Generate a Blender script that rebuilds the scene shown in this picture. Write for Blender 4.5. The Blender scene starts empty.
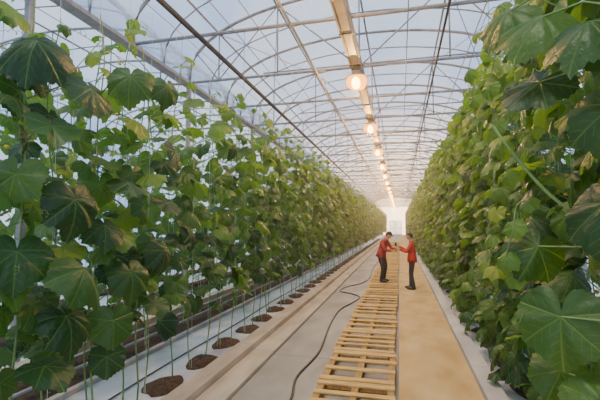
import bpy, bmesh, math, random
import numpy as np
from mathutils import Vector, Matrix
random.seed(7); rng=np.random.default_rng(7)
scene=bpy.context.scene
LEN=88.0; Y0=-6.0

# ---------------------------------------------------------------- materials
def newmat(name):
    m=bpy.data.materials.new(name); m.use_nodes=True
    nt=m.node_tree; nt.nodes.clear()
    return m,nt,nt.nodes,nt.links
def simple(name,c1,c2=None,scale=8,rough=.6,metal=0,bump=.0,stretch=(1,1,1),detail=5,spec=.4):
    m,nt,N,L=newmat(name)
    out=N.new('ShaderNodeOutputMaterial'); b=N.new('ShaderNodeBsdfPrincipled')
    b.inputs['Roughness'].default_value=rough; b.inputs['Metallic'].default_value=metal
    b.inputs['Specular IOR Level'].default_value=spec
    L.new(b.outputs[0],out.inputs[0])
    tc=N.new('ShaderNodeTexCoord'); mp=N.new('ShaderNodeMapping'); mp.inputs['Scale'].default_value=stretch
    L.new(tc.outputs['Object'],mp.inputs[0])
    no=N.new('ShaderNodeTexNoise'); no.inputs['Scale'].default_value=scale; no.inputs['Detail'].default_value=detail
    L.new(mp.outputs[0],no.inputs['Vector'])
    cr=N.new('ShaderNodeValToRGB'); cr.color_ramp.elements[0].position=.32; cr.color_ramp.elements[1].position=.68
    cr.color_ramp.elements[0].color=(*c1,1); cr.color_ramp.elements[1].color=(*(c2 or c1),1)
    L.new(no.outputs['Fac'],cr.inputs[0]); L.new(cr.outputs[0],b.inputs['Base Color'])
    if bump:
        bp=N.new('ShaderNodeBump'); bp.inputs['Strength'].default_value=bump; bp.inputs['Distance'].default_value=.02
        L.new(no.outputs['Fac'],bp.inputs['Height']); L.new(bp.outputs[0],b.inputs['Normal'])
    return m

def leafmat(name,dark,light,trans):
    m,nt,N,L=newmat(name)
    out=N.new('ShaderNodeOutputMaterial')
    uv=N.new('ShaderNodeUVMap'); uv.uv_map='UVMap'
    sx=N.new('ShaderNodeSeparateXYZ'); L.new(uv.outputs[0],sx.inputs[0])
    def M(op,a,b=None,c=None,clamp=False):
        n=N.new('ShaderNodeMath'); n.operation=op; n.use_clamp=clamp
        for i,v in enumerate((a,b,c)):
            if v is None: continue
            if isinstance(v,(int,float)): n.inputs[i].default_value=v
            else: L.new(v,n.inputs[i])
        return n.outputs[0]
    x=M('MULTIPLY_ADD',sx.outputs[0],2.,-1.); y=M('MULTIPLY_ADD',sx.outputs[1],2.,-1.)
    acc=None
    for a in (0,50,-50,105,-105):
        a=math.radians(a); s,c=math.sin(a),math.cos(a)
        perp=M('ABSOLUTE',M('SUBTRACT',M('MULTIPLY',x,c),M('MULTIPLY',y,s)))
        al=M('ADD',M('MULTIPLY',x,s),M('MULTIPLY',y,c))
        mk=M('MULTIPLY_ADD',perp,-36.,1.,clamp=True)
        mk=M('MULTIPLY',mk,M('GREATER_THAN',al,0.))
        sv=M('SINE',M('ADD',M('MULTIPLY',al,34.),M('MULTIPLY',perp,-30.)))
        sv=M('MULTIPLY',M('GREATER_THAN',sv,.93),M('MULTIPLY',M('LESS_THAN',perp,.2),M('GREATER_THAN',al,.1)))
        mk=M('MAXIMUM',mk,M('MULTIPLY',sv,.35))
        acc=mk if acc is None else M('MAXIMUM',acc,mk)
    at=N.new('ShaderNodeAttribute'); at.attribute_name='rnd'
    ramp=N.new('ShaderNodeValToRGB'); e=ramp.color_ramp.elements
    e[0].position=0; e[0].color=(*dark,1); e[1].position=.78; e[1].color=(*light,1)
    q=e.new(.98); q.color=(light[0]*1.9,light[1]*1.3,light[2]*1.0,1)
    L.new(at.outputs['Fac'],ramp.inputs[0])
    geo=N.new('ShaderNodeNewGeometry')
    und=N.new('ShaderNodeMixRGB'); und.inputs[2].default_value=(light[0]*1.1+.02,light[1]*1.05+.03,light[2]*1.3+.03,1)
    L.new(M('MULTIPLY',geo.outputs['Backfacing'],.5),und.inputs[0]); L.new(ramp.outputs[0],und.inputs[1])
    mv=N.new('ShaderNodeMixRGB'); mv.inputs[2].default_value=(light[0]*1.5+.03,light[1]*1.35+.03,light[2]*1.5+.03,1)
    L.new(M('MULTIPLY',acc,.55),mv.inputs[0]); L.new(und.outputs[0],mv.inputs[1])
    tc=N.new('ShaderNodeTexCoord'); no=N.new('ShaderNodeTexNoise'); no.inputs['Scale'].default_value=30
    L.new(tc.outputs['Object'],no.inputs['Vector'])
    hgt=M('SUBTRACT',no.outputs['Fac'],M('MULTIPLY',acc,.7))
    bp=N.new('ShaderNodeBump'); bp.inputs['Strength'].default_value=.5; bp.inputs['Distance'].default_value=.012
    L.new(hgt,bp.inputs['Height'])
    b=N.new('ShaderNodeBsdfPrincipled'); b.inputs['Roughness'].default_value=.42; b.inputs['Specular IOR Level'].default_value=.5
    L.new(mv.outputs[0],b.inputs['Base Color']); L.new(bp.outputs[0],b.inputs['Normal'])
    tr=N.new('ShaderNodeBsdfTranslucent')
    mt=N.new('ShaderNodeMixRGB'); mt.blend_type='MULTIPLY'; mt.inputs[0].default_value=1; mt.inputs[2].default_value=(*trans,1)
    L.new(mv.outputs[0],mt.inputs[1]); L.new(mt.outputs[0],tr.inputs[0])
    ms=N.new('ShaderNodeMixShader'); ms.inputs[0].default_value=.36
    L.new(b.outputs[0],ms.inputs[1]); L.new(tr.outputs[0],ms.inputs[2]); L.new(ms.outputs[0],out.inputs[0])
    return m
def emis(name,col,st):
    m,nt,N,L=newmat(name); o=N.new('ShaderNodeOutputMaterial'); e=N.new('ShaderNodeEmission')
    e.inputs[0].default_value=(*col,1); e.inputs[1].default_value=st; L.new(e.outputs[0],o.inputs[0]); return m
def film(name,tp,col,var=.12):
    m,nt,N,L=newmat(name); o=N.new('ShaderNodeOutputMaterial')
    t=N.new('ShaderNodeBsdfTransparent'); t.inputs[0].default_value=(.90,.95,1,1)
    tl=N.new('ShaderNodeBsdfTranslucent'); tl.inputs[0].default_value=(*col,1)
    d=N.new('ShaderNodeBsdfDiffuse'); d.inputs[0].default_value=(*col,1)
    a=N.new('ShaderNodeMixShader'); a.inputs[0].default_value=.3; L.new(tl.outputs[0],a.inputs[1]); L.new(d.outputs[0],a.inputs[2])
    b=N.new('ShaderNodeMixShader'); L.new(t.outputs[0],b.inputs[1]); L.new(a.outputs[0],b.inputs[2])
    tc=N.new('ShaderNodeTexCoord'); mp=N.new('ShaderNodeMapping'); mp.inputs['Scale'].default_value=(.5,.9,.5)
    no=N.new('ShaderNodeTexNoise'); no.inputs['Scale'].default_value=.8; no.inputs['Detail'].default_value=6
    L.new(tc.outputs['Object'],mp.inputs[0]); L.new(mp.outputs[0],no.inputs['Vector'])
    mr=N.new('ShaderNodeMapRange'); mr.inputs['From Min'].default_value=.3; mr.inputs['From Max'].default_value=.7
    mr.inputs['To Min'].default_value=1-tp-var; mr.inputs['To Max'].default_value=1-tp+var
    L.new(no.outputs['Fac'],mr.inputs['Value']); L.new(mr.outputs[0],b.inputs[0]); L.new(b.outputs[0],o.inputs[0])
    return m

M_leafL=leafmat('leaf_green_left',(.010,.050,.016),(.090,.200,.028),(2.0,2.1,.7))
M_leafR=leafmat('leaf_green_right',(.013,.055,.014),(.100,.205,.028),(2.0,2.1,.7))
M_stem=simple('stem_green',(.14,.25,.06),(.22,.32,.10),20,.5)
M_string=simple('twine_white',(.65,.65,.6),None,5,.7)
M_steel=simple('galvanised_steel',(.22,.22,.23),(.33,.33,.34),6,.5,.2)
M_dark=simple('dark_pipe',(.025,.025,.03),(.045,.045,.05),6,.5)
M_tray=simple('painted_tray',(.24,.23,.21),(.34,.325,.30),3,.5)
M_conc=simple('floor_concrete',(.21,.195,.175),(.36,.335,.30),1.6,.65,0,.3,(1,.5,1),9)
M_sand=simple('sandy_path',(.43,.28,.10),(.60,.43,.20),2.2,.8,0,.4,(1,.5,1),10)
M_kerb=simple('kerb_concrete',(.36,.30,.22),(.54,.47,.36),4,.8,0,.25,(1,.3,1),8)
M_kerb2=simple('kerb_pale',(.34,.32,.32),(.52,.49,.46),4,.8,0,.25,(1,.3,1),8)
M_white=simple('white_ground_film',(.34,.36,.40),(.68,.68,.72),1.5,.35,0,.8,(1,.6,1),10)
M_soil=simple('soil_dark',(.035,.020,.012),(.10,.062,.038),22,.95,0,.9)
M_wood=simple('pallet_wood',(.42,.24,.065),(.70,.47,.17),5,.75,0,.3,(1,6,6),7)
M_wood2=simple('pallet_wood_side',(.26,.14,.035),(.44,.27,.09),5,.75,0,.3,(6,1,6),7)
M_hose=simple('hose_rubber',(.02,.02,.025),(.04,.04,.045),5,.45)
M_film=film('roof_film',.60,(.72,.80,.93))
M_wall=film('wall_film',.75,(.9,.92,.95))
M_halo=emis('sodium_halo',(1.0,.34,.03),5.5)  # orange halo around the bulb, painted as emission
M_lampcore=emis('sodium_core',(1.0,.60,.18),20)
M_refl=simple('lamp_housing',(.35,.33,.30),(.5,.47,.42),5,.35,.3)
M_red=simple('red_jacket',(.40,.018,.022),(.55,.03,.03),9,.75,0,.4)
M_red2=simple('dark_red_jacket',(.28,.02,.028),(.42,.035,.045),9,.75,0,.4)
M_trou=simple('dark_trousers',(.015,.017,.026),(.035,.035,.048),10,.8,0,.3)
M_skin=simple('skin',(.50,.28,.19),(.58,.34,.24),10,.55)
M_hair=simple('hair_dark',(.02,.013,.01),(.05,.035,.025),60,.6,0,.5)
M_shoe=simple('shoe',(.02,.02,.02),(.05,.045,.04),10,.5)
M_eye=simple('eye',(.8,.8,.8),None,5,.3)
M_lip=simple('lip',(.42,.16,.13),None,5,.5)
M_cuc=simple('cucumber_skin',(.03,.12,.02),(.07,.2,.04),40,.4,0,.4)
M_flower=simple('flower_yellow',(.75,.52,.04),(.8,.6,.08),30,.5)

# ---------------------------------------------------------------- mesh helper
class MB:
    def __init__(s): s.v=[]; s.f=[]; s.m=[]; s.mats=[]
    def mi(s,mat):
        if mat not in s.mats: s.mats.append(mat)
        return s.mats.index(mat)
    def box(s,a,b,mat,jit=0):
        x0,y0,z0=a; x1,y1,z1=b; o=len(s.v)
        for p in ((x0,y0,z0),(x1,y0,z0),(x1,y1,z0),(x0,y1,z0),(x0,y0,z1),(x1,y0,z1),(x1,y1,z1),(x0,y1,z1)):
            s.v.append(tuple(c+random.uniform(-jit,jit) for c in p))
        for f in ((0,3,2,1),(4,5,6,7),(0,1,5,4),(1,2,6,5),(2,3,7,6),(3,0,4,7)):
            s.f.append(tuple(i+o for i in f)); s.m.append(s.mi(mat))
    def tube(s,pts,r,mat,k=6,cap=True):
        P=[Vector(p) for p in pts]; n=len(P); o=len(s.v)
        R=r if isinstance(r,(list,tuple)) else [r]*n
        for i,p in enumerate(P):
            d=(P[min(i+1,n-1)]-P[max(i-1,0)]).normalized()
            up=Vector((0,0,1)) if abs(d.z)<.9 else Vector((1,0,0))
            a=d.cross(up).normalized(); b=d.cross(a)
            for j in range(k):
                t=2*math.pi*j/k
                s.v.append(tuple(p+(a*math.cos(t)+b*math.sin(t))*R[i]))
        mi=s.mi(mat)
        for i in range(n-1):
            for j in range(k):
                j2=(j+1)%k
                s.f.append((o+i*k+j,o+i*k+j2,o+(i+1)*k+j2,o+(i+1)*k+j)); s.m.append(mi)
        if cap:
            s.f.append(tuple(o+j for j in range(k))[::-1]); s.m.append(mi)
            s.f.append(tuple(o+(n-1)*k+j for j in range(k))); s.m.append(mi)
    def lathe(s,c,prof,mat,k=20,sx=1,sy=1):
        o=len(s.v); mi=s.mi(mat)
        for r,z in prof:
            for j in range(k):
                t=2*math.pi*j/k; s.v.append((c[0]+r*sx*math.cos(t),c[1]+r*sy*math.sin(t),c[2]+z))
        for i in range(len(prof)-1):
            for j in range(k):
                j2=(j+1)%k
                s.f.append((o+i*k+j,o+i*k+j2,o+(i+1)*k+j2,o+(i+1)*k+j)); s.m.append(mi)
    def ell(s,c,r,mat,k=12,h=8,fn=None):
        prof=[(math.sin(math.pi*i/h),-math.cos(math.pi*i/h)) for i in range(h+1)]
        o=len(s.v); mi=s.mi(mat)
        for rr,z in prof:
            for j in range(k):
                t=2*math.pi*j/k; q=(max(rr,.001)*math.cos(t),max(rr,.001)*math.sin(t),z)
                if fn: q=fn(*q)
                s.v.append((c[0]+q[0]*r[0],c[1]+q[1]*r[1],c[2]+q[2]*r[2]))
        for i in range(h):
            for j in range(k):
                j2=(j+1)%k
                s.f.append((o+i*k+j,o+i*k+j2,o+(i+1)*k+j2,o+(i+1)*k+j)); s.m.append(mi)
    def obj(s,name,smooth=False,bevel=0,parent=None):
        me=bpy.data.meshes.new(name); me.from_pydata(s.v,[],s.f)
        for m in s.mats: me.materials.append(m)
        me.polygons.foreach_set('material_index',s.m)
        me.polygons.foreach_set('use_smooth',[smooth]*len(s.f)); me.update()
        ob=bpy.data.objects.new(name,me); scene.collection.objects.link(ob)
        if bevel:
            md=ob.modifiers.new('b','BEVEL'); md.width=bevel; md.segments=2; md.limit_method='ANGLE'
        if parent: ob.parent=parent
        return ob

# ---------------------------------------------------------------- floor
YA=Y0+.15; YB=LEN-.25
mb=MB(); mb.box((-15,Y0,-.2),(13,LEN,0),M_white); mb.obj('floor')
def slab(name,x0,x1,z,mat,z0=0.0,joint=None):
    mb=MB()
    y=YA
    while y<YB-.5:
        mb.box((x0,y,z0),(x1,min(y+joint-.012,YB),z),mat); y+=joint
    return mb.obj(name,bevel=.006)
slab('concrete_walkway',-1.95,-.05,.02,M_conc,joint=6)
slab('sandy_walkway',-.045,.93,.024,M_sand,joint=9)
mb=MB()
y=YA
while y<YB-.5:
    e=min(y+4.0,YB)
    mb.box((-2.30,y,0),(-1.96,e-.01,.07),M_kerb); mb.box((-2.56,y,0),(-2.305,e-.01,.16),M_kerb); y+=4.0
mb.obj('concrete_kerb',bevel=.012)
mb=MB()
y=YA
while y<YB-.5:
    e=min(y+3.0,YB); mb.box((.94,y,0),(1.17,e-.01,.09),M_kerb2); y+=3
mb.obj('concrete_kerb',bevel=.01)
mb=MB()
mb.box((-5.15,YA,0),(-4.95,YB,.16),M_kerb); mb.box((-3.95,YA,0),(-3.87,YB,.07),M_kerb2)
mb.obj('concrete_kerb',bevel=.01)
mb=MB(); mb.box((-4.85,YA,0),(-4.05,YB,.012),M_soil)
mb.obj('woven_ground_strip')
mb=MB()
for x,z in ((-4.25,.12),(-4.65,.12),(-6.0,.12),(1.85,.1),(2.3,.1)):
    mb.tube([(x,YA,z),(x,YB,z)],.028,M_steel,8)
    y=Y0+1
    while y<LEN-1:
        mb.box((x-.02,y,0),(x+.02,y+.04,z-.01),M_steel); y+=2.5
mb.obj('heating_pipes',True)
mb=MB()
def mound(x,y,rx,ry):
    k=14; o=len(mb.v); mi=mb.mi(M_soil)
    ph=random.random()*6
    for r,z in ((1,.003),(.85,.03),(.6,.055),(.3,.065),(.02,.07)):
        for j in range(k):
            t=2*math.pi*j/k; w=1+.12*math.sin(3*t+ph)+.06*math.sin(7*t+ph)
            mb.v.append((x+r*rx*w*math.cos(t),y+r*ry*w*math.sin(t),z+(random.uniform(-.01,.012) if r<.95 else 0)))
    for i in range(4):
        for j in range(k):
            j2=(j+1)%k; mb.f.append((o+i*k+j,o+i*k+j2,o+(i+1)*k+j2,o+(i+1)*k+j)); mb.m.append(mi)
y=-2.0
while y<60:
    mound(-2.93+random.uniform(-.03,.03),y,.23,.32); mound(1.52,y,.2,.3); y+=.95
mb.obj('soil_mounds',True)
mb=MB()
mb.box((-7.1,YA,.0),(-6.3,YB,.05),M_soil); mb.box((-8.9,YA,.0),(-8.4,YB,.05),M_soil)
for i in range(260):
    y=random.uniform(0,40); x=random.choice((-6.7,-8.6))+random.uniform(-.3,.3)
    mb.ell((x,y,.06),(random.uniform(.05,.13),random.uniform(.05,.13),.05),M_soil,8,4)
mb.obj('soil_bed',True)
mb=MB()
mb.tube([(-2.66+.02*math.sin(i*1.7),-3+i*1.0,.02) for i in range(70)],.011,M_hose,5)
mb.tube([(-3.32+.02*math.sin(i*1.3),-3+i*1.0,.02) for i in range(70)],.011,M_hose,5)
mb.obj('drip_irrigation_line',True)

# ---------------------------------------------------------------- pallets
def pallet(y):
    mb=MB(); L=1.17; x0=-1.0+random.uniform(-.02,.02); x1=x0+.90; z=.021
    for xs in (x0,x0+.41,x1-.08):
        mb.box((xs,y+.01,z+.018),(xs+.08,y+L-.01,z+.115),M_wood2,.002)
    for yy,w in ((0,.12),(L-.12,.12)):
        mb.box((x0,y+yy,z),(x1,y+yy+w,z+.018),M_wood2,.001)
    for yy,w in ((0.0,.12),(.29,.10),(.53,.11),(.78,.10),(L-.12,.12)) if random.random()<.3 else ((0.0,.13),(.38,.11),(.73,.11),(L-.13,.13)):
        s=random.uniform(-.012,.012)
        mb.box((x0-.01+s,y+yy+random.uniform(0,.01),z+.115),(x1+.01+s,y+yy+w,z+.137),M_wood,.004)
    mb.obj('wooden_pallet',bevel=.003)
y=2.6
while y<46: pallet(y); y+=1.20

def catmull(P,n=8):
    P=[Vector(p) for p in P]; out=[]
    for i in range(len(P)-1):
        p0=P[max(i-1,0)];p1=P[i];p2=P[i+1];p3=P[min(i+2,len(P)-1)]
        for k in range(n):
            t=k/n
            out.append(.5*((2*p1)+(p2-p0)*t+(2*p0-5*p1+4*p2-p3)*t*t+(3*p1-p0-3*p2+p3)*t**3))
    out.append(P[-1]); return out
mb=MB()
h=.036
mb.tube(catmull([(-1.2,1.5,h),(-1.28,3.2,h),(-1.25,4.5,h),(-1.36,5.3,h),(-1.28,6.4,h),(-1.40,8.1,h),(-1.42,9.6,h),(-1.22,10.6,h),(-1.12,11.4,h),(-1.4,11.9,h),(-1.8,12.3,h),(-1.72,13.2,h),(-1.3,14.2,h),(-1.15,16,h),(-1.25,19,h),(-1.15,24,h)]),.016,M_hose,8)
mb.obj('water_hose',True)

# ---------------------------------------------------------------- greenhouse structure
GZ=5.9; RISE=2.0; HW=4.6
CENT=(-10.1,-.9,8.3)
def arc(c,n=20,dz=0):
    return [(c-HW*math.cos(math.pi*i/n),GZ+dz+RISE*math.sin(math.pi*i/n)**.8) for i in range(n+1)]
mb=MB()
for c in CENT:
    A=arc(c,20,.05); ys=[Y0+i*4.8 for i in range(int((LEN-Y0)/4.8)+1)]+[LEN]
    for i in range(len(ys)-1):
        for j in range(20):
            o=len(mb.v)
            for (x,z),yy in ((A[j],ys[i]),(A[j+1],ys[i]),(A[j+1],ys[i+1]),(A[j],ys[i+1])): mb.v.append((x,yy,z))
            mb.f.append((o,o+1,o+2,o+3)); mb.m.append(mb.mi(M_film))
mb.obj('ceiling',True)
mb=MB()
k=0; y=0.0
while y<LEN:
    for c in CENT:
        main=(c==-.9)
        A=arc(c,20)
        kk=8 if (main and y<40) else 4
        mb.tube([(x,y,z) for x,z in A],.042,M_steel,kk)
        if main or k%2==0:
            mb.tube([(c-HW,y,GZ),(c+HW,y,GZ)],.038,M_steel,kk)
            if k%2==0:
                for j in (4,7,10,13,16):
                    x,z=A[j]; mb.tube([(x,y,GZ),(x,y,z)],.02,M_steel,4)
                for a,b in ((4,7),(10,7),(10,13),(16,13),(4,2),(16,18)):
                    mb.tube([(A[a][0],y,GZ),(A[b][0],y,A[b][1])],.018,M_steel,4)
            elif main:
                mb.tube([(c-HW*.72,y,GZ+1.05),(c+HW*.72,y,GZ+1.05)],.026,M_steel,4)
        mb.tube([(x,y+1.2,z+.02) for x,z in A],.022,M_steel,4)
        if k%4==0 and y+4.8<LEN:
            for a,b in ((4,7),(7,4),(13,16),(16,13)):
                mb.tube([(A[a][0],y,A[a][1]-.04),(A[b][0],y+4.8,A[b][1]-.04)],.012,M_steel,4)
    y+=2.4; k+=1
for c in CENT:
    A=arc(c,20)
    for j in (4,7,10,13,16):
        mb.tube([(A[j][0],YA,A[j][1]-.03),(A[j][0],YB,A[j][1]-.03)],.028,M_steel,5)
mb.obj('roof_truss_frame',True)
for x in (-14.55,-5.5,3.7,12.75):
    mb=MB()
    mb.box((x-.13,YA,GZ-.10),(x+.13,YB,GZ-.02),M_steel)
    y=0
    while y<YB:
        mb.box((x-.05,y-.05,0),(x+.05,y+.05,GZ-.1),M_steel); y+=4.8
    mb.obj('gutter_posts')
mb=MB()
mb.tube([(-3.75,YA,5.72),(-3.75,YB,5.72)],.050,M_dark,8)
mb.tube([(.88,YA,5.84),(.88,YB,5.84)],.024,M_dark,6)
mb.obj('supply_pipe',True)
mb=MB()
mb.tube([(-1.95,YA,5.84),(-1.95,YB,5.84)],.03,M_tray,6)
for x in (-3.1,-2.6,.2,1.5): mb.tube([(x,YA,5.86),(x,YB,5.86)],.011,M_steel,4)
for x in (-2.93,1.52,-4.3,-6.7,2.6): mb.tube([(x,YA,4.72),(x,YB,4.72)],.006,M_steel,4)
y=2.4
while y<LEN:
    for x in (-2.93,1.52,-4.3,2.6): mb.tube([(x,y,4.72),(x,y,5.9)],.005,M_steel,4)
    y+=4.8
mb.obj('crop_support_wires',True)
mb=MB()
X=-.97
mb.box((X-.12,YA,5.80),(X+.10,YB,5.82),M_tray)
mb.box((X-.12,YA,5.82),(X-.105,YB,5.89),M_tray); mb.box((X+.085,YA,5.82),(X+.10,YB,5.89),M_tray)
mb.tube([(X-.07,YA,5.785),(X-.07,YB,5.785)],.014,M_dark,6)
mb.tube([(X+.15,YA,5.80),(X+.15,YB,5.80)],.032,M_steel,8)
y=1.2
while y<60:
    mb.box((X-.14,y,5.775),(X+.19,y+.05,5.80),M_dark); y+=1.6
mb.obj('cable_tray')
# sodium lamps
y=4.8
while y<LEN-2:
    e=bpy.data.objects.new('grow_lamp',None); scene.collection.objects.link(e); e.location=(X,y,5.60)
    mb=MB()
    mb.box((-.05,-.02,.16),(.05,.02,.20),M_refl); mb.box((-.09,-.16,.08),(.09,.10,.17),M_refl)
    mb.lathe((0,0,0),[(.05,.15),(.10,.14),(.19,.09),(.265,.02),(.26,.02),(.18,.08),(.05,.125)],M_refl,24)
    mb.obj('housing',True,parent=e)
    mb=MB(); mb.ell((0,0,-.07),(.25,.25,.20),M_halo,24,14); mb.obj('lamp_halo',True,parent=e)  # glowing ball imitates the halo around the bulb, no lamp part
    mb=MB(); mb.ell((0,-.10,-.12),(.13,.18,.15),M_lampcore,20,12); mb.obj('bulb',True,parent=e)
    ld=bpy.data.lights.new('lamp_light','POINT'); ld.energy=340; ld.color=(1,.52,.17); ld.shadow_soft_size=0.0
    lo=bpy.data.objects.new('lamp_light',ld); scene.collection.objects.link(lo); lo.parent=e; lo.location=(0,0,-.36)
    y+=4.8
def gable(name,y,mat):
    mb=MB(); mi=mb.mi(mat)
    for c in CENT:
        A=arc(c,20,.05)
        o=len(mb.v); mb.v.append((c-HW,y,0)); mb.v.append((c+HW,y,0))
        for x,z in reversed(A): mb.v.append((x,y,z))
        mb.f.append(tuple(range(o,len(mb.v)))); mb.m.append(mi)
    return mb.obj(name)
gable('wall_end',LEN,M_wall); gable('wall_back',Y0,M_wall)
for nm,x in (('wall_left',-14.75),('wall_right',12.95)):
    mb=MB(); mb.v=[(x,Y0,0),(x,LEN,0),(x,LEN,GZ),(x,Y0,GZ)]; mb.f=[(0,1,2,3)]; mb.m=[mb.mi(M_wall)]; mb.obj(nm)
mb=MB()
for x0,x1 in ((-2.2,-.93),(-.87,.4)):
    y=LEN-.12
    mb.box((x0,y,.03),(x0+.08,y+.06,3.0),M_steel); mb.box((x1-.08,y,.03),(x1,y+.06,3.0),M_steel)
    mb.box((x0,y,.03),(x1,y+.06,.14),M_steel); mb.box((x0,y,2.9),(x1,y+.06,3.0),M_steel); mb.box((x0,y,1.4),(x1,y+.06,1.48),M_steel)
    mb.box((x0+.08,y+.02,.14),(x1-.08,y+.03,2.9),M_wall)
mb.obj('door_1')

# humid air: thin uniform haze filling the house
m,nt,N,L=newmat('humid_air'); o=N.new('ShaderNodeOutputMaterial'); vs=N.new('ShaderNodeVolumeScatter')
vs.inputs['Density'].default_value=.0048; vs.inputs['Anisotropy'].default_value=.80; vs.inputs['Color'].default_value=(1,.94,.84,1)
L.new(vs.outputs[0],o.inputs['Volume'])
mb=MB(); mb.box((-14.4,Y0+.05,.5),(12.6,LEN-.3,5.88),m); mb.obj('humid_air_haze')

# ---------------------------------------------------------------- cucumber plants
KEY=[(0,1.02),(8,.95),(20,.87),(32,.84),(44,.88),(51,.92),(60,.86),(74,.80),(88,.81),(102,.84),(112,.79),(128,.73),(145,.68),(160,.58),(170,.40),(177,.12),(180,.06)]
def rad(t):
    t=abs(t)
    for (a,ra),(b,rb) in zip(KEY,KEY[1:]):
        if t<=b: return ra+(rb-ra)*(t-a)/(b-a)
    return .06
def template(n,rings,serr):
    V=[(0,0)]
    for q in rings:
        for j in range(n):
            t=-180+360*(j+.5)/n
            r=rad(t)*(1+(serr*(1 if j%2 else -1) if q==1 else 0))
            V.append((q*r*math.sin(math.radians(t)),q*r*math.cos(math.radians(t))))
    V=np.array(V); F=[]
    for j in range(n):
        F.append((0,1+(j+1)%n,1+j))
    for i in range(len(rings)-1):
        a=1+i*n; b=a+n
        for j in range(n):
            j2=(j+1)%n
            F.append((a+j,a+j2,b+j2)); F.append((a+j,b+j2,b+j))
    th=np.arctan2(V[:,0],V[:,1]); r=np.hypot(V[:,0],V[:,1])
    vein=np.zeros(len(V))
    for a in (0,50,-50,105,-105):
        d=np.abs(np.angle(np.exp(1j*(th-math.radians(a)))))
        vein=np.maximum(vein,np.exp(-(d/.2)**2))
    return V,np.array(F),r,th,vein
T_HI=template(64,(.2,.4,.6,.8,1),.025); T_MID=template(28,(.5,1),.03); T_LO=template(16,(.55,1),.0)

class Row:
    def __init__(s): s.L={0:[],1:[],2:[]}; s.mb=MB()
    def leaf(s,o,t,n,size,rnd,lod):
        s.L[lod].append((*o,*t,*n,size,rnd,random.uniform(.10,.65),random.uniform(-.3,.85),random.uniform(0,6.28)))
    def tendril(s,p,d,L_,r=.0022):
        pts=[]; d=Vector(d).normalized(); u=d.cross(Vector((0,0,1))).normalized()
        for i in range(26):
            q=i/25; amp=.004+.022*q if q<.75 else .026*(1-(q-.75)*2.5)
            c=Vector(p)+d*L_*min(q,.35+.5*q)+Vector((0,0,-.10*q*q))
            pts.append(c+(u*math.cos(i*1.05)+Vector((0,0,1))*math.sin(i*1.05))*amp*(q>.3))
        s.mb.tube(pts,r,M_stem,3,False)
    def build(s,name,leafm):
        VV=[];FF=[];UU=[];RR=[];off=0
        for lod,T in ((0,T_HI),(1,T_MID),(2,T_LO)):
            if not s.L[lod]: continue
            A=np.array(s.L[lod]); V,F,r,th,vein=T
            o=A[:,0:3];t=A[:,3:6];n=A[:,6:9]
            t/=np.linalg.norm(t,axis=1)[:,None]
            n-=t*np.sum(n*t,axis=1)[:,None]; n/=np.linalg.norm(n,axis=1)[:,None]
            b=np.cross(t,n); sc=A[:,9]
            x=V[None,:,0]; y=V[None,:,1]; rr=r[None,:]
            z=-A[:,11,None]*rr**2 -A[:,12,None]*np.abs(x)*.5 -.25*np.clip(y,0,2)**2*A[:,11,None]*2
            z=z+.07*rr*(1-vein[None,:])+.06*rr**2*np.sin(th[None,:]*6+A[:,13,None])+.035*rr**2*np.sin(th[None,:]*11+2*A[:,13,None])
            P=o[:,None,:]+sc[:,None,None]*(x[...,None]*b[:,None,:]+(y+0*z)[...,None]*t[:,None,:]+z[...,None]*n[:,None,:])
            k=len(A); nv=len(V)
            VV.append(P.reshape(-1,3)); FF.append((F[None]+ (np.arange(k)*nv)[:,None,None]+off).reshape(-1,3))
            UU.append(np.tile(V*.5+.5,(k,1))); RR.append(np.repeat(A[:,10],nv)); off+=k*nv
        nl=sum(len(f) for f in FF)
        mv=np.array(s.mb.v).reshape(-1,3); tf=[];tm=[]
        for f,m in zip(s.mb.f,s.mb.m):
            for i in range(1,len(f)-1): tf.append((f[0],f[i],f[i+1])); tm.append(m+1)
        VV.append(mv); UU.append(np.zeros((len(mv),2))); RR.append(np.zeros(len(mv)))
        if tf: FF.append(np.array(tf)+off)
        V=np.concatenate(VV); F=np.concatenate(FF).astype(np.int32); U=np.concatenate(UU); R=np.concatenate(RR)
        me=bpy.data.meshes.new(name)
        me.vertices.add(len(V)); me.vertices.foreach_set('co',V.ravel().astype(np.float32))
        me.loops.add(F.size); me.loops.foreach_set('vertex_index',F.ravel())
        me.polygons.add(len(F)); me.polygons.foreach_set('loop_start',np.arange(len(F),dtype=np.int32)*3)
        try: me.polygons.foreach_set('loop_total',np.full(len(F),3,dtype=np.int32))
        except Exception: pass
        me.update(calc_edges=True)
        me.materials.append(leafm)
        for m in s.mb.mats: me.materials.append(m)
        mi=np.zeros(len(F),dtype=np.int32); mi[nl:]=tm
        me.polygons.foreach_set('material_index',mi); me.polygons.foreach_set('use_smooth',np.ones(len(F),dtype=bool))
        uv=me.uv_layers.new(name='UVMap'); uv.data.foreach_set('uv',U[F.ravel()].ravel().astype(np.float32))
        at=me.attributes.new('rnd','FLOAT','POINT'); at.data.foreach_set('value',R.astype(np.float32))
        me.validate(); me.update()
        ob=bpy.data.objects.new(name,me); scene.collection.objects.link(ob); return ob

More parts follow.
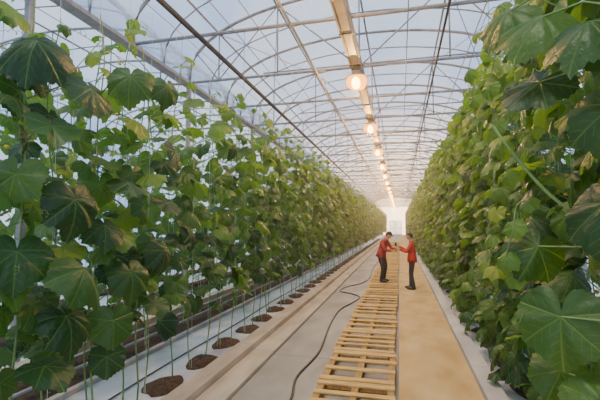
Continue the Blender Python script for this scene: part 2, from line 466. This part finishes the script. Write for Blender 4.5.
def plant(R,x,y,zlow,ztop,step,side,size,bias,reach):
    near=y<11; mid=y<34
    lean=random.uniform(-.05,.05); ph=random.uniform(0,6)
    def stem(z): return (x+.035*math.sin(z*3.1+ph)+lean*z*.3, y+.035*math.cos(z*2.7+ph), z)
    if mid:
        nz=26 if near else 8
        R.mb.tube([stem(.05+(ztop-.05)*i/nz) for i in range(nz+1)],[.009-.004*i/nz for i in range(nz+1)],M_stem,6 if near else 3,False)
        R.mb.tube([(x+.02,y,.03),(x,y,4.72)],.0028 if near else .004,M_string,3,False)
    z=zlow+random.uniform(0,step); az0=random.uniform(0,6.28)
    while z<ztop:
        az0+=2.4+random.uniform(-.5,.5)
        d=Vector((math.cos(az0),math.sin(az0),0))
        if random.random()<bias:
            d=Vector((side,random.uniform(-1.1,.8),0))
        d.normalize()
        s0=Vector(stem(z)); pl=reach*random.uniform(.55,1.25)*(.55 if z>ztop-.5 else 1)
        sz=size*random.uniform(.55,1.2)*(.6 if z>ztop-.5 else 1)
        up=random.uniform(.15,.6)
        b=s0+d*pl*.95+Vector((0,0,up*pl))
        a=math.radians(random.choice((random.uniform(5,40),random.uniform(30,85))))
        dd=Vector((d.x+random.uniform(-.35,.35),d.y+random.uniform(-.35,.35),0)).normalized()
        t=dd*math.cos(a)-Vector((0,0,1))*math.sin(a); n=dd*math.sin(a)+Vector((0,0,1))*math.cos(a)
        n=n+Vector([random.uniform(-.5,.5) for _ in range(3)])
        hfac=(z-zlow)/(ztop-zlow)
        rnd=min(1,max(0,random.gauss(.18+.52*hfac,.28)))
        R.leaf(b,t,n,sz,rnd,0 if near else (1 if mid else 2))
        if y<24:
            m=s0+d*pl*.5+Vector((0,0,up*pl*.75))
            R.mb.tube([s0,m,b],[.006,.005,.004],M_stem,4 if near else 3,False)
            if near and random.random()<.16:
                R.mb.ell(s0+d*.06,(.022,.022,.016),M_flower,6,4)
            if near and random.random()<.22:
                R.tendril(s0+d*.03,d+Vector((0,0,random.uniform(-.5,.5))),random.uniform(.25,.5))
        z+=step*random.uniform(.6,1.4)

# left main row
R=Row(); y=1.9
while y<LEN-3:
    f=1 if y<34 else 1.35
    ztop=4.45+random.uniform(-.45,.25)
    if y<9: ztop=4.3+random.uniform(-.5,.4)
    plant(R,-2.93+random.uniform(-.08,.08),y,random.uniform(.6,.95),ztop,(.125 if y<9 else .108)*f,1,.195*(1 if y<34 else 1.15),.42,.28)
    y+=.48*f
for sx,sy,pts in ((-2.80,2.45,[(-2.46,2.6,2.25,.29),(-2.37,2.62,1.72,.31),(-2.58,2.5,1.0,.24),(-2.66,2.3,1.86,.29),(-2.42,2.68,3.15,.26),(-2.60,2.33,3.42,.30),(-2.70,2.3,2.42,.26),(-2.55,2.45,2.8,.24),(-2.5,2.6,1.35,.26),(-2.72,2.5,1.45,.27)]),
                  (-2.82,3.25,[(-2.50,3.35,1.60,.26),(-2.44,3.05,1.22,.25),(-2.52,3.3,2.45,.24),(-2.45,3.2,3.45,.26),(-2.6,3.1,2.05,.24),(-2.62,3.2,.85,.20)]),
                  (-2.85,3.95,[(-2.47,3.85,1.78,.23),(-2.55,4.0,2.3,.22),(-2.5,4.1,2.9,.23),(-2.6,3.9,1.2,.20),(-2.5,3.9,3.6,.22)])):
    R.mb.tube([(sx+.03*math.sin(i),sy+.03*math.cos(i*1.2),.05+i*.24) for i in range(18)],[.010-.0003*i for i in range(18)],M_stem,8,False)
    for (lx,ly,lz,s) in pts:
        d=Vector((lx-sx,ly-sy,0)).normalized()
        dd=Vector((d.x*.7+random.uniform(-.4,.6),d.y-random.uniform(.0,.8),0)).normalized()
        a=math.radians(random.uniform(15,75))
        R.leaf((lx,ly,lz),dd*math.cos(a)-Vector((0,0,math.sin(a))),dd*math.sin(a)+Vector((random.uniform(-.4,.4),0,math.cos(a))),s,random.uniform(.05,.45),0)
        s0=Vector((sx,sy,lz-.12)); R.mb.tube([s0,(s0+Vector((lx,ly,lz)))/2+Vector((0,0,.06)),(lx,ly,lz)],[.008,.006,.005],M_stem,6,False)
        if random.random()<.5: R.tendril(s0,dd+Vector((0,0,.2)),.45)
R.build('cucumber_plant_row',M_leafL)
R=Row()
for rx,y1,dy in ((-4.3,50,.75),(-6.7,40,.65),(-8.6,34,.7)):
    y=3.0 if rx>-5 else 1.2
    while y<y1:
        plant(R,rx+random.uniform(-.1,.1),y,.6,4.2+random.uniform(-.4,.3),.17,1,.21,.3,.27); y+=dy
R.build('cucumber_plant_row',M_leafL)
# right main row
R=Row(); y=1.9
while y<LEN-3:
    f=1 if y<30 else 1.3
    plant(R,1.50+random.uniform(-.09,.09),y,.15,4.75+random.uniform(-.3,.2),.078*f,-1,.185*(1 if y<30 else 1.15),.62,.29)
    y+=.40*f
sx,sy=1.12,2.25
R.mb.tube(catmull([(sx,sy,.05),(sx-.02,sy,1.2),(sx+.03,sy,2.2),(sx-.02,sy,3.2),(sx,sy,4.6)],8),.014,M_stem,10,False)
R.mb.tube([(sx+.02,sy-.01,.03),(sx+.02,sy-.01,4.72)],.004,M_string,4,False)
R.mb.tube(catmull([(.62,2.9,2.72),(.70,2.75,2.5),(.86,2.62,2.22),(1.1,2.6,2.02),(1.3,2.8,1.9)],6),[.010]*25,M_stem,8,False)
for (lx,ly,lz,s,tx,ty,tz,r) in (
    (.83,2.45,1.56,.28,-.15,-.25,-1,.35),(1.00,2.30,2.16,.27,-.35,-.3,-.8,.1),(.80,2.55,2.88,.25,-.8,-.2,-.6,.05),
    (.80,2.45,3.22,.27,-.6,-.4,-.45,.5),(1.0,2.2,3.05,.27,-.2,-.6,-.5,.2),(.82,2.75,1.92,.22,-.5,-.3,-.8,.2),
    (1.02,2.2,2.62,.25,-.3,-.4,-.9,.2),(.98,2.35,1.15,.24,-.3,-.4,-.9,.5),(1.1,2.1,1.75,.24,-.1,-.6,-.7,.25),(.9,2.7,1.2,.20,-.5,-.3,-.8,.4),
    (.72,2.8,3.45,.24,-.7,-.2,-.5,.4),(.88,2.1,3.0,.22,-.5,-.5,-.4,.3)):
    t=Vector((tx,ty,tz)).normalized(); n=Vector((-.35+random.uniform(-.5,.4),-.75,.6+random.uniform(-.2,.6)))
    R.leaf((lx,ly,lz),t,n,s,r,0)
    s0=Vector((sx,sy,lz-.1)); R.mb.tube([s0,(s0+Vector((lx,ly,lz)))/2+Vector((0,0,.06)),(lx,ly,lz)],[.008,.006,.005],M_stem,6,False)
    if random.random()<.6: R.tendril((lx+.1,ly,lz-.05),(-1,random.uniform(-.3,.5),random.uniform(-.6,.3)),random.uniform(.35,.55),.0026)
for (x0,y0_,z0,dx,dz) in ((.78,2.9,3.6,-.18,-.9),(.85,3.2,3.1,-.12,-.7),(.80,3.6,3.9,-.22,-.8),(.75,2.8,2.2,-.1,-.5)):
    pts=catmull([(x0+.25,y0_,z0-.1),(x0,y0_,z0),(x0+dx*.7,y0_-.05,z0+dz*.4),(x0+dx,y0_,z0+dz*.75),(x0+dx+.06,y0_+.03,z0+dz)],5)
    R.mb.tube(pts,[.005-.003*i/len(pts) for i in range(len(pts))],M_stem,5,False)
    for i in range(4,len(pts),5):
        R.leaf(pts[i],Vector((random.uniform(-.5,.2),random.uniform(-.6,0),-.8)),Vector((-.5,-.6,.5)),random.uniform(.06,.12),.8,0)
R.build('cucumber_plant_row',M_leafR)
R=Row(); y=1.2
while y<50:
    plant(R,2.6,y,.2,4.6,.2,-1,.23,.5,.27); y+=.65
R.build('cucumber_plant_row',M_leafR)

# ---------------------------------------------------------------- people
def skinmesh(verts,edges,radii,root,sub=2):
    me=bpy.data.meshes.new('tmp'); me.from_pydata([tuple(v) for v in verts],edges,[])
    ob=bpy.data.objects.new('tmp',me); scene.collection.objects.link(ob)
    md=ob.modifiers.new('s','SKIN'); md.use_smooth_shade=True
    for i,r in enumerate(radii):
        d=me.skin_vertices[0].data[i]; d.radius=(r,r) if not isinstance(r,tuple) else r; d.use_root=(i==root)
    sb=ob.modifiers.new('u','SUBSURF'); sb.levels=sub; sb.render_levels=sub
    bpy.context.view_layer.update()
    dg=bpy.context.evaluated_depsgraph_get(); ev=ob.evaluated_get(dg)
    m2=bpy.data.meshes.new_from_object(ev); bpy.data.objects.remove(ob); return m2
def segdist(p,a,b):
    ab=b-a; t=max(0,min(1,(p-a).dot(ab)/max(ab.length_squared,1e-9))); return (p-(a+ab*t)).length

def person(J,rad_,jacket,loc,rotz,cap,headtilt,fingers_curl):
    e=bpy.data.objects.new('farm_worker',None); scene.collection.objects.link(e)
    names=list(J); idx={n:i for i,n in enumerate(names)}
    E=[('pelvis','spine'),('spine','chest'),('chest','neckb'),('neckb','neck'),('neck','skull')]
    for s in 'LR':
        E+= [('chest','sh'+s),('sh'+s,'el'+s),('el'+s,'cf'+s),('cf'+s,'wr'+s),('pelvis','hip'+s),('hip'+s,'kn'+s),('kn'+s,'an'+s)]
    V=[Vector(J[n]) for n in names]
    m=skinmesh(V,[(idx[a],idx[b]) for a,b in E],[rad_[n.rstrip('LR') if n[-1] in 'LR' else n] for n in names],0)
    for mt in (jacket,M_trou,M_skin): m.materials.append(mt)
    segs=[(Vector(J[a]),Vector(J[b]),(1 if (b[:2] in('kn','an') or b.startswith('hip')) else 2 if (b in('neck','skull') or b[:2]=='wr') else 0)) for a,b in E]
    pz=J['pelvis'][2]; nbv=Vector(J['neckb']); nkv=Vector(J['neck']); na=(nkv-nbv).normalized()
    for p in m.polygons:
        c=Vector(p.center); mi=min(segs,key=lambda q:segdist(c,q[0],q[1]))[2]
        if mi==1 and c.z>pz-.085: mi=0
        if mi==2 and (c-nbv).dot(na)<.05 and (c-nbv).length<.2: mi=0
        p.material_index=mi; p.use_smooth=True
    ob=bpy.data.objects.new('body',m); scene.collection.objects.link(ob); ob.parent=e
    mb=MB()
    pv=Vector(J['pelvis']); sp=Vector(J['spine']); ax=(sp-pv).normalized()
    def ring(c,a,rx,ry):
        yv=Vector((0,1,0)); xv=yv.cross(a).normalized()
        return [tuple(c+xv*rx*math.cos(2*math.pi*j/20)+yv*ry*math.sin(2*math.pi*j/20)) for j in range(20)]
    def sleeve(rings,mat):
        o=len(mb.v); mi=mb.mi(mat)
        for r in rings: mb.v+=r
        for i in range(len(rings)-1):
            for j in range(20):
                j2=(j+1)%20; mb.f.append((o+i*20+j,o+i*20+j2,o+(i+1)*20+j2,o+(i+1)*20+j)); mb.m.append(mi)
    sleeve([ring(pv-ax*.09,ax,.132,.188),ring(pv-ax*.10,ax,.150,.202),ring(pv-ax*.0,ax,.148,.198),ring(sp,ax,.130,.172),ring(sp+ax*.06,ax,.11,.15)],jacket)
    nb=Vector(J['neckb']); nk=Vector(J['neck']); a2=(nk-nb).normalized()
    sleeve([ring(nb-a2*.01,a2,.085,.09),ring(nb+a2*.05,a2,.072,.074),ring(nb+a2*.05,a2,.062,.064)],jacket)
    for s in 'LR':
        kn=Vector(J['kn'+s]); an=Vector(J['an'+s]); a3=(kn-an).normalized()
        sleeve([ring(an+a3*-.02,a3,.066,.062),ring(an+a3*.1,a3,.068,.064),ring(an+a3*.3,a3,.06,.058)],M_trou)
        mb.ell((an.x+.07,an.y,an.z-.035),(.145,.05,.055),M_shoe,16,8,lambda x,y,z:(x,y*(1-.15*x),max(z,-.75)*(1-.35*max(x,0)) if z>0 else max(z,-.8)))
    mb.obj('clothing_details',True,parent=e)
    hc=Vector(J['skull'])+Vector((.02,0,.06)); mb=MB()
    def hf(x,y,z):
        t=1 if z>-.1 else 1-.34*(-z-.1)
        return (x*t+(.10*(-z) if z<0 and x>0 else 0),y*t,z)
    mb.ell((0,0,0),(.098,.077,.122),M_skin,20,16,hf)
    mb.ell((.100,0,-.020),(.018,.012,.024),M_skin,10,8)
    mb.ell((.096,0,-.062),(.010,.024,.007),M_lip,10,6)
    for s in (-1,1):
        mb.ell((.084,s*.030,.008),(.009,.013,.008),M_eye,10,6); mb.ell((.091,s*.030,.008),(.004,.006,.006),M_hair,8,6)
        mb.ell((.090,s*.031,.028),(.007,.018,.004),M_hair,8,4)
        mb.ell((-.005,s*.078,-.005),(.020,.009,.030),M_skin,10,8)
    def hair(x,y,z):
        lim=-.45+1.05*max(0,min(1,(x+.25)/.9))
        return (x,y,max(z,lim))
    mb.ell((-.008,0,.014),(.104,.084,.124),M_hair,24,20,hair)
    if cap:
        mb.ell((-.004,0,.034),(.110,.088,.112),M_trou,20,12,lambda x,y,z:(x,y,max(z,.12)))
        mb.ell((.105,0,.047),(.075,.070,.010),M_trou,14,6)
    hob=mb.obj('head',True,parent=e); hob.location=hc; hob.rotation_euler=(0,headtilt,0)
    for s,sg in (('L',1),('R',-1)):
        w=Vector(J['wr'+s]); el=Vector(J['el'+s]); f=(w-el).normalized()
        side=Vector((0,0,1)); side=(side-f*side.dot(f)).normalized()
        inw=Vector((0,-sg,0)); inw=(inw-f*inw.dot(f)-side*inw.dot(side)).normalized()
        vs=[w-f*.02,w+f*.045]; ed=[(0,1)]; rd=[.026,.03]
        for k,(o,l) in enumerate(((.030,.072),(.010,.082),(-.010,.076),(-.030,.060))):
            k0=w+f*.085+side*o; i=len(vs)
            c=fingers_curl
            p1=k0+(f*math.cos(c)+inw*math.sin(c))*l*.45; p2=p1+(f*math.cos(2*c)+inw*math.sin(2*c))*l*.33; p3=p2+(f*math.cos(2.8*c)+inw*math.sin(2.8*c))*l*.22
            vs+=[k0,p1,p2,p3]; ed+=[(1,i),(i,i+1),(i+1,i+2),(i+2,i+3)]; rd+=[.0115,.0095,.0085,.007]
        i=len(vs); q=w+f*.035+side*.034+inw*.01
        vs+=[q,q+(f*.7+side*.6+inw*.3)*.035,q+(f*.9+side*.5+inw*.6)*.06]; ed+=[(1,i),(i,i+1),(i+1,i+2)]; rd+=[.013,.011,.009]
        hm=skinmesh(vs,ed,rd,1,1); hm.materials.append(M_skin)
        for p in hm.polygons: p.use_smooth=True
        ho=bpy.data.objects.new('hand_'+s,hm); scene.collection.objects.link(ho); ho.parent=e
    e.location=loc; e.rotation_euler=(0,0,rotz); return e
RAD=dict(pelvis=(.15,.13),spine=(.145,.125),chest=(.165,.14),neckb=.08,neck=.055,skull=.055,sh=.078,el=.054,cf=.042,wr=.03,hip=.108,kn=.072,an=.05)
J1=dict(pelvis=(0,0,.96),spine=(.0,0,1.14),chest=(.01,0,1.32),neckb=(.01,0,1.475),neck=(.03,0,1.55),skull=(.045,0,1.60),
 shL=(.01,.19,1.42),elL=(.15,.25,1.19),cfL=(.36,.16,1.26),wrL=(.42,.13,1.285),shR=(.01,-.19,1.42),elR=(.17,-.24,1.20),cfR=(.40,-.13,1.33),wrR=(.46,-.10,1.36),
 hipL=(0,.10,.90),knL=(.03,.12,.50),anL=(-.03,.13,.09),hipR=(0,-.10,.90),knR=(.05,-.11,.50),anR=(.04,-.12,.09))
w1=person(J1,RAD,M_red,(.36,13.3,.016),math.radians(176),False,.22,.5)
J2=dict(pelvis=(-.02,0,.93),spine=(.03,0,1.10),chest=(.09,0,1.26),neckb=(.155,0,1.395),neck=(.205,0,1.455),skull=(.235,0,1.495),
 shL=(.10,.19,1.34),elL=(.24,.25,1.10),cfL=(.43,.15,1.12),wrL=(.49,.12,1.14),shR=(.10,-.19,1.34),elR=(.22,-.25,1.09),cfR=(.42,-.16,1.06),wrR=(.48,-.13,1.07),
 hipL=(-.02,.10,.88),knL=(.06,.14,.49),anL=(-.04,.16,.09),hipR=(-.02,-.10,.88),knR=(.09,-.10,.49),anR=(.04,-.13,.09))
w2=person(J2,RAD,M_red2,(-.60,13.75,.152),math.radians(-25),True,.45,.6)
mb=MB(); cc=catmull([(-.155,13.30,1.26),(-.14,13.31,1.33),(-.135,13.31,1.42),(-.15,13.30,1.50)],4)
mb.tube(cc,[.012]+[.024]*(len(cc)-2)+[.012],M_cuc,10); mb.obj('cucumber',True)

# ---------------------------------------------------------------- sky and sun
w=bpy.data.worlds.new('sky'); scene.world=w; w.use_nodes=True; nt=w.node_tree; N=nt.nodes; L=nt.links; N.clear()
o=N.new('ShaderNodeOutputWorld'); bg=N.new('ShaderNodeBackground'); L.new(bg.outputs[0],o.inputs[0])
tc=N.new('ShaderNodeTexCoord'); no=N.new('ShaderNodeTexNoise'); no.inputs['Scale'].default_value=3; no.inputs['Detail'].default_value=5
L.new(tc.outputs['Generated'],no.inputs['Vector'])
cr=N.new('ShaderNodeValToRGB'); cr.color_ramp.elements[0].position=.38; cr.color_ramp.elements[1].position=.62
cr.color_ramp.elements[0].color=(.30,.50,.92,1); cr.color_ramp.elements[1].color=(.82,.93,1.0,1)
L.new(no.outputs['Fac'],cr.inputs[0])
sep=N.new('ShaderNodeSeparateXYZ'); L.new(tc.outputs['Generated'],sep.inputs[0])
mx=N.new('ShaderNodeMath'); mx.operation='MAXIMUM'; mx.inputs[1].default_value=0; L.new(sep.outputs[1],mx.inputs[0])
pw=N.new('ShaderNodeMath'); pw.operation='POWER'; pw.inputs[1].default_value=60; L.new(mx.outputs[0],pw.inputs[0])
add=N.new('ShaderNodeMixRGB'); add.blend_type='ADD'; add.inputs[2].default_value=(6.5,3.9,1.5,1)  # warm glow added to the sky behind the end wall, brightens the aisle end
L.new(pw.outputs[0],add.inputs[0]); L.new(cr.outputs[0],add.inputs[1])
L.new(add.outputs[0],bg.inputs[0]); bg.inputs[1].default_value=1.45
sd=bpy.data.lights.new('sun','SUN'); sd.energy=3.8; sd.angle=math.radians(18); sd.color=(1,.87,.62)
so=bpy.data.objects.new('sun',sd); scene.collection.objects.link(so); so.rotation_euler=(math.radians(24),math.radians(-10),0); so.location=(0,0,20)

# ---------------------------------------------------------------- camera
cd=bpy.data.cameras.new('camera'); cd.sensor_width=36; cd.lens=24; cd.clip_end=300; cd.clip_start=.05
co=bpy.data.objects.new('camera',cd); scene.collection.objects.link(co)
co.location=(0,0,2.05); co.rotation_euler=(math.radians(90+3.58),0,math.radians(14.0))
scene.camera=co
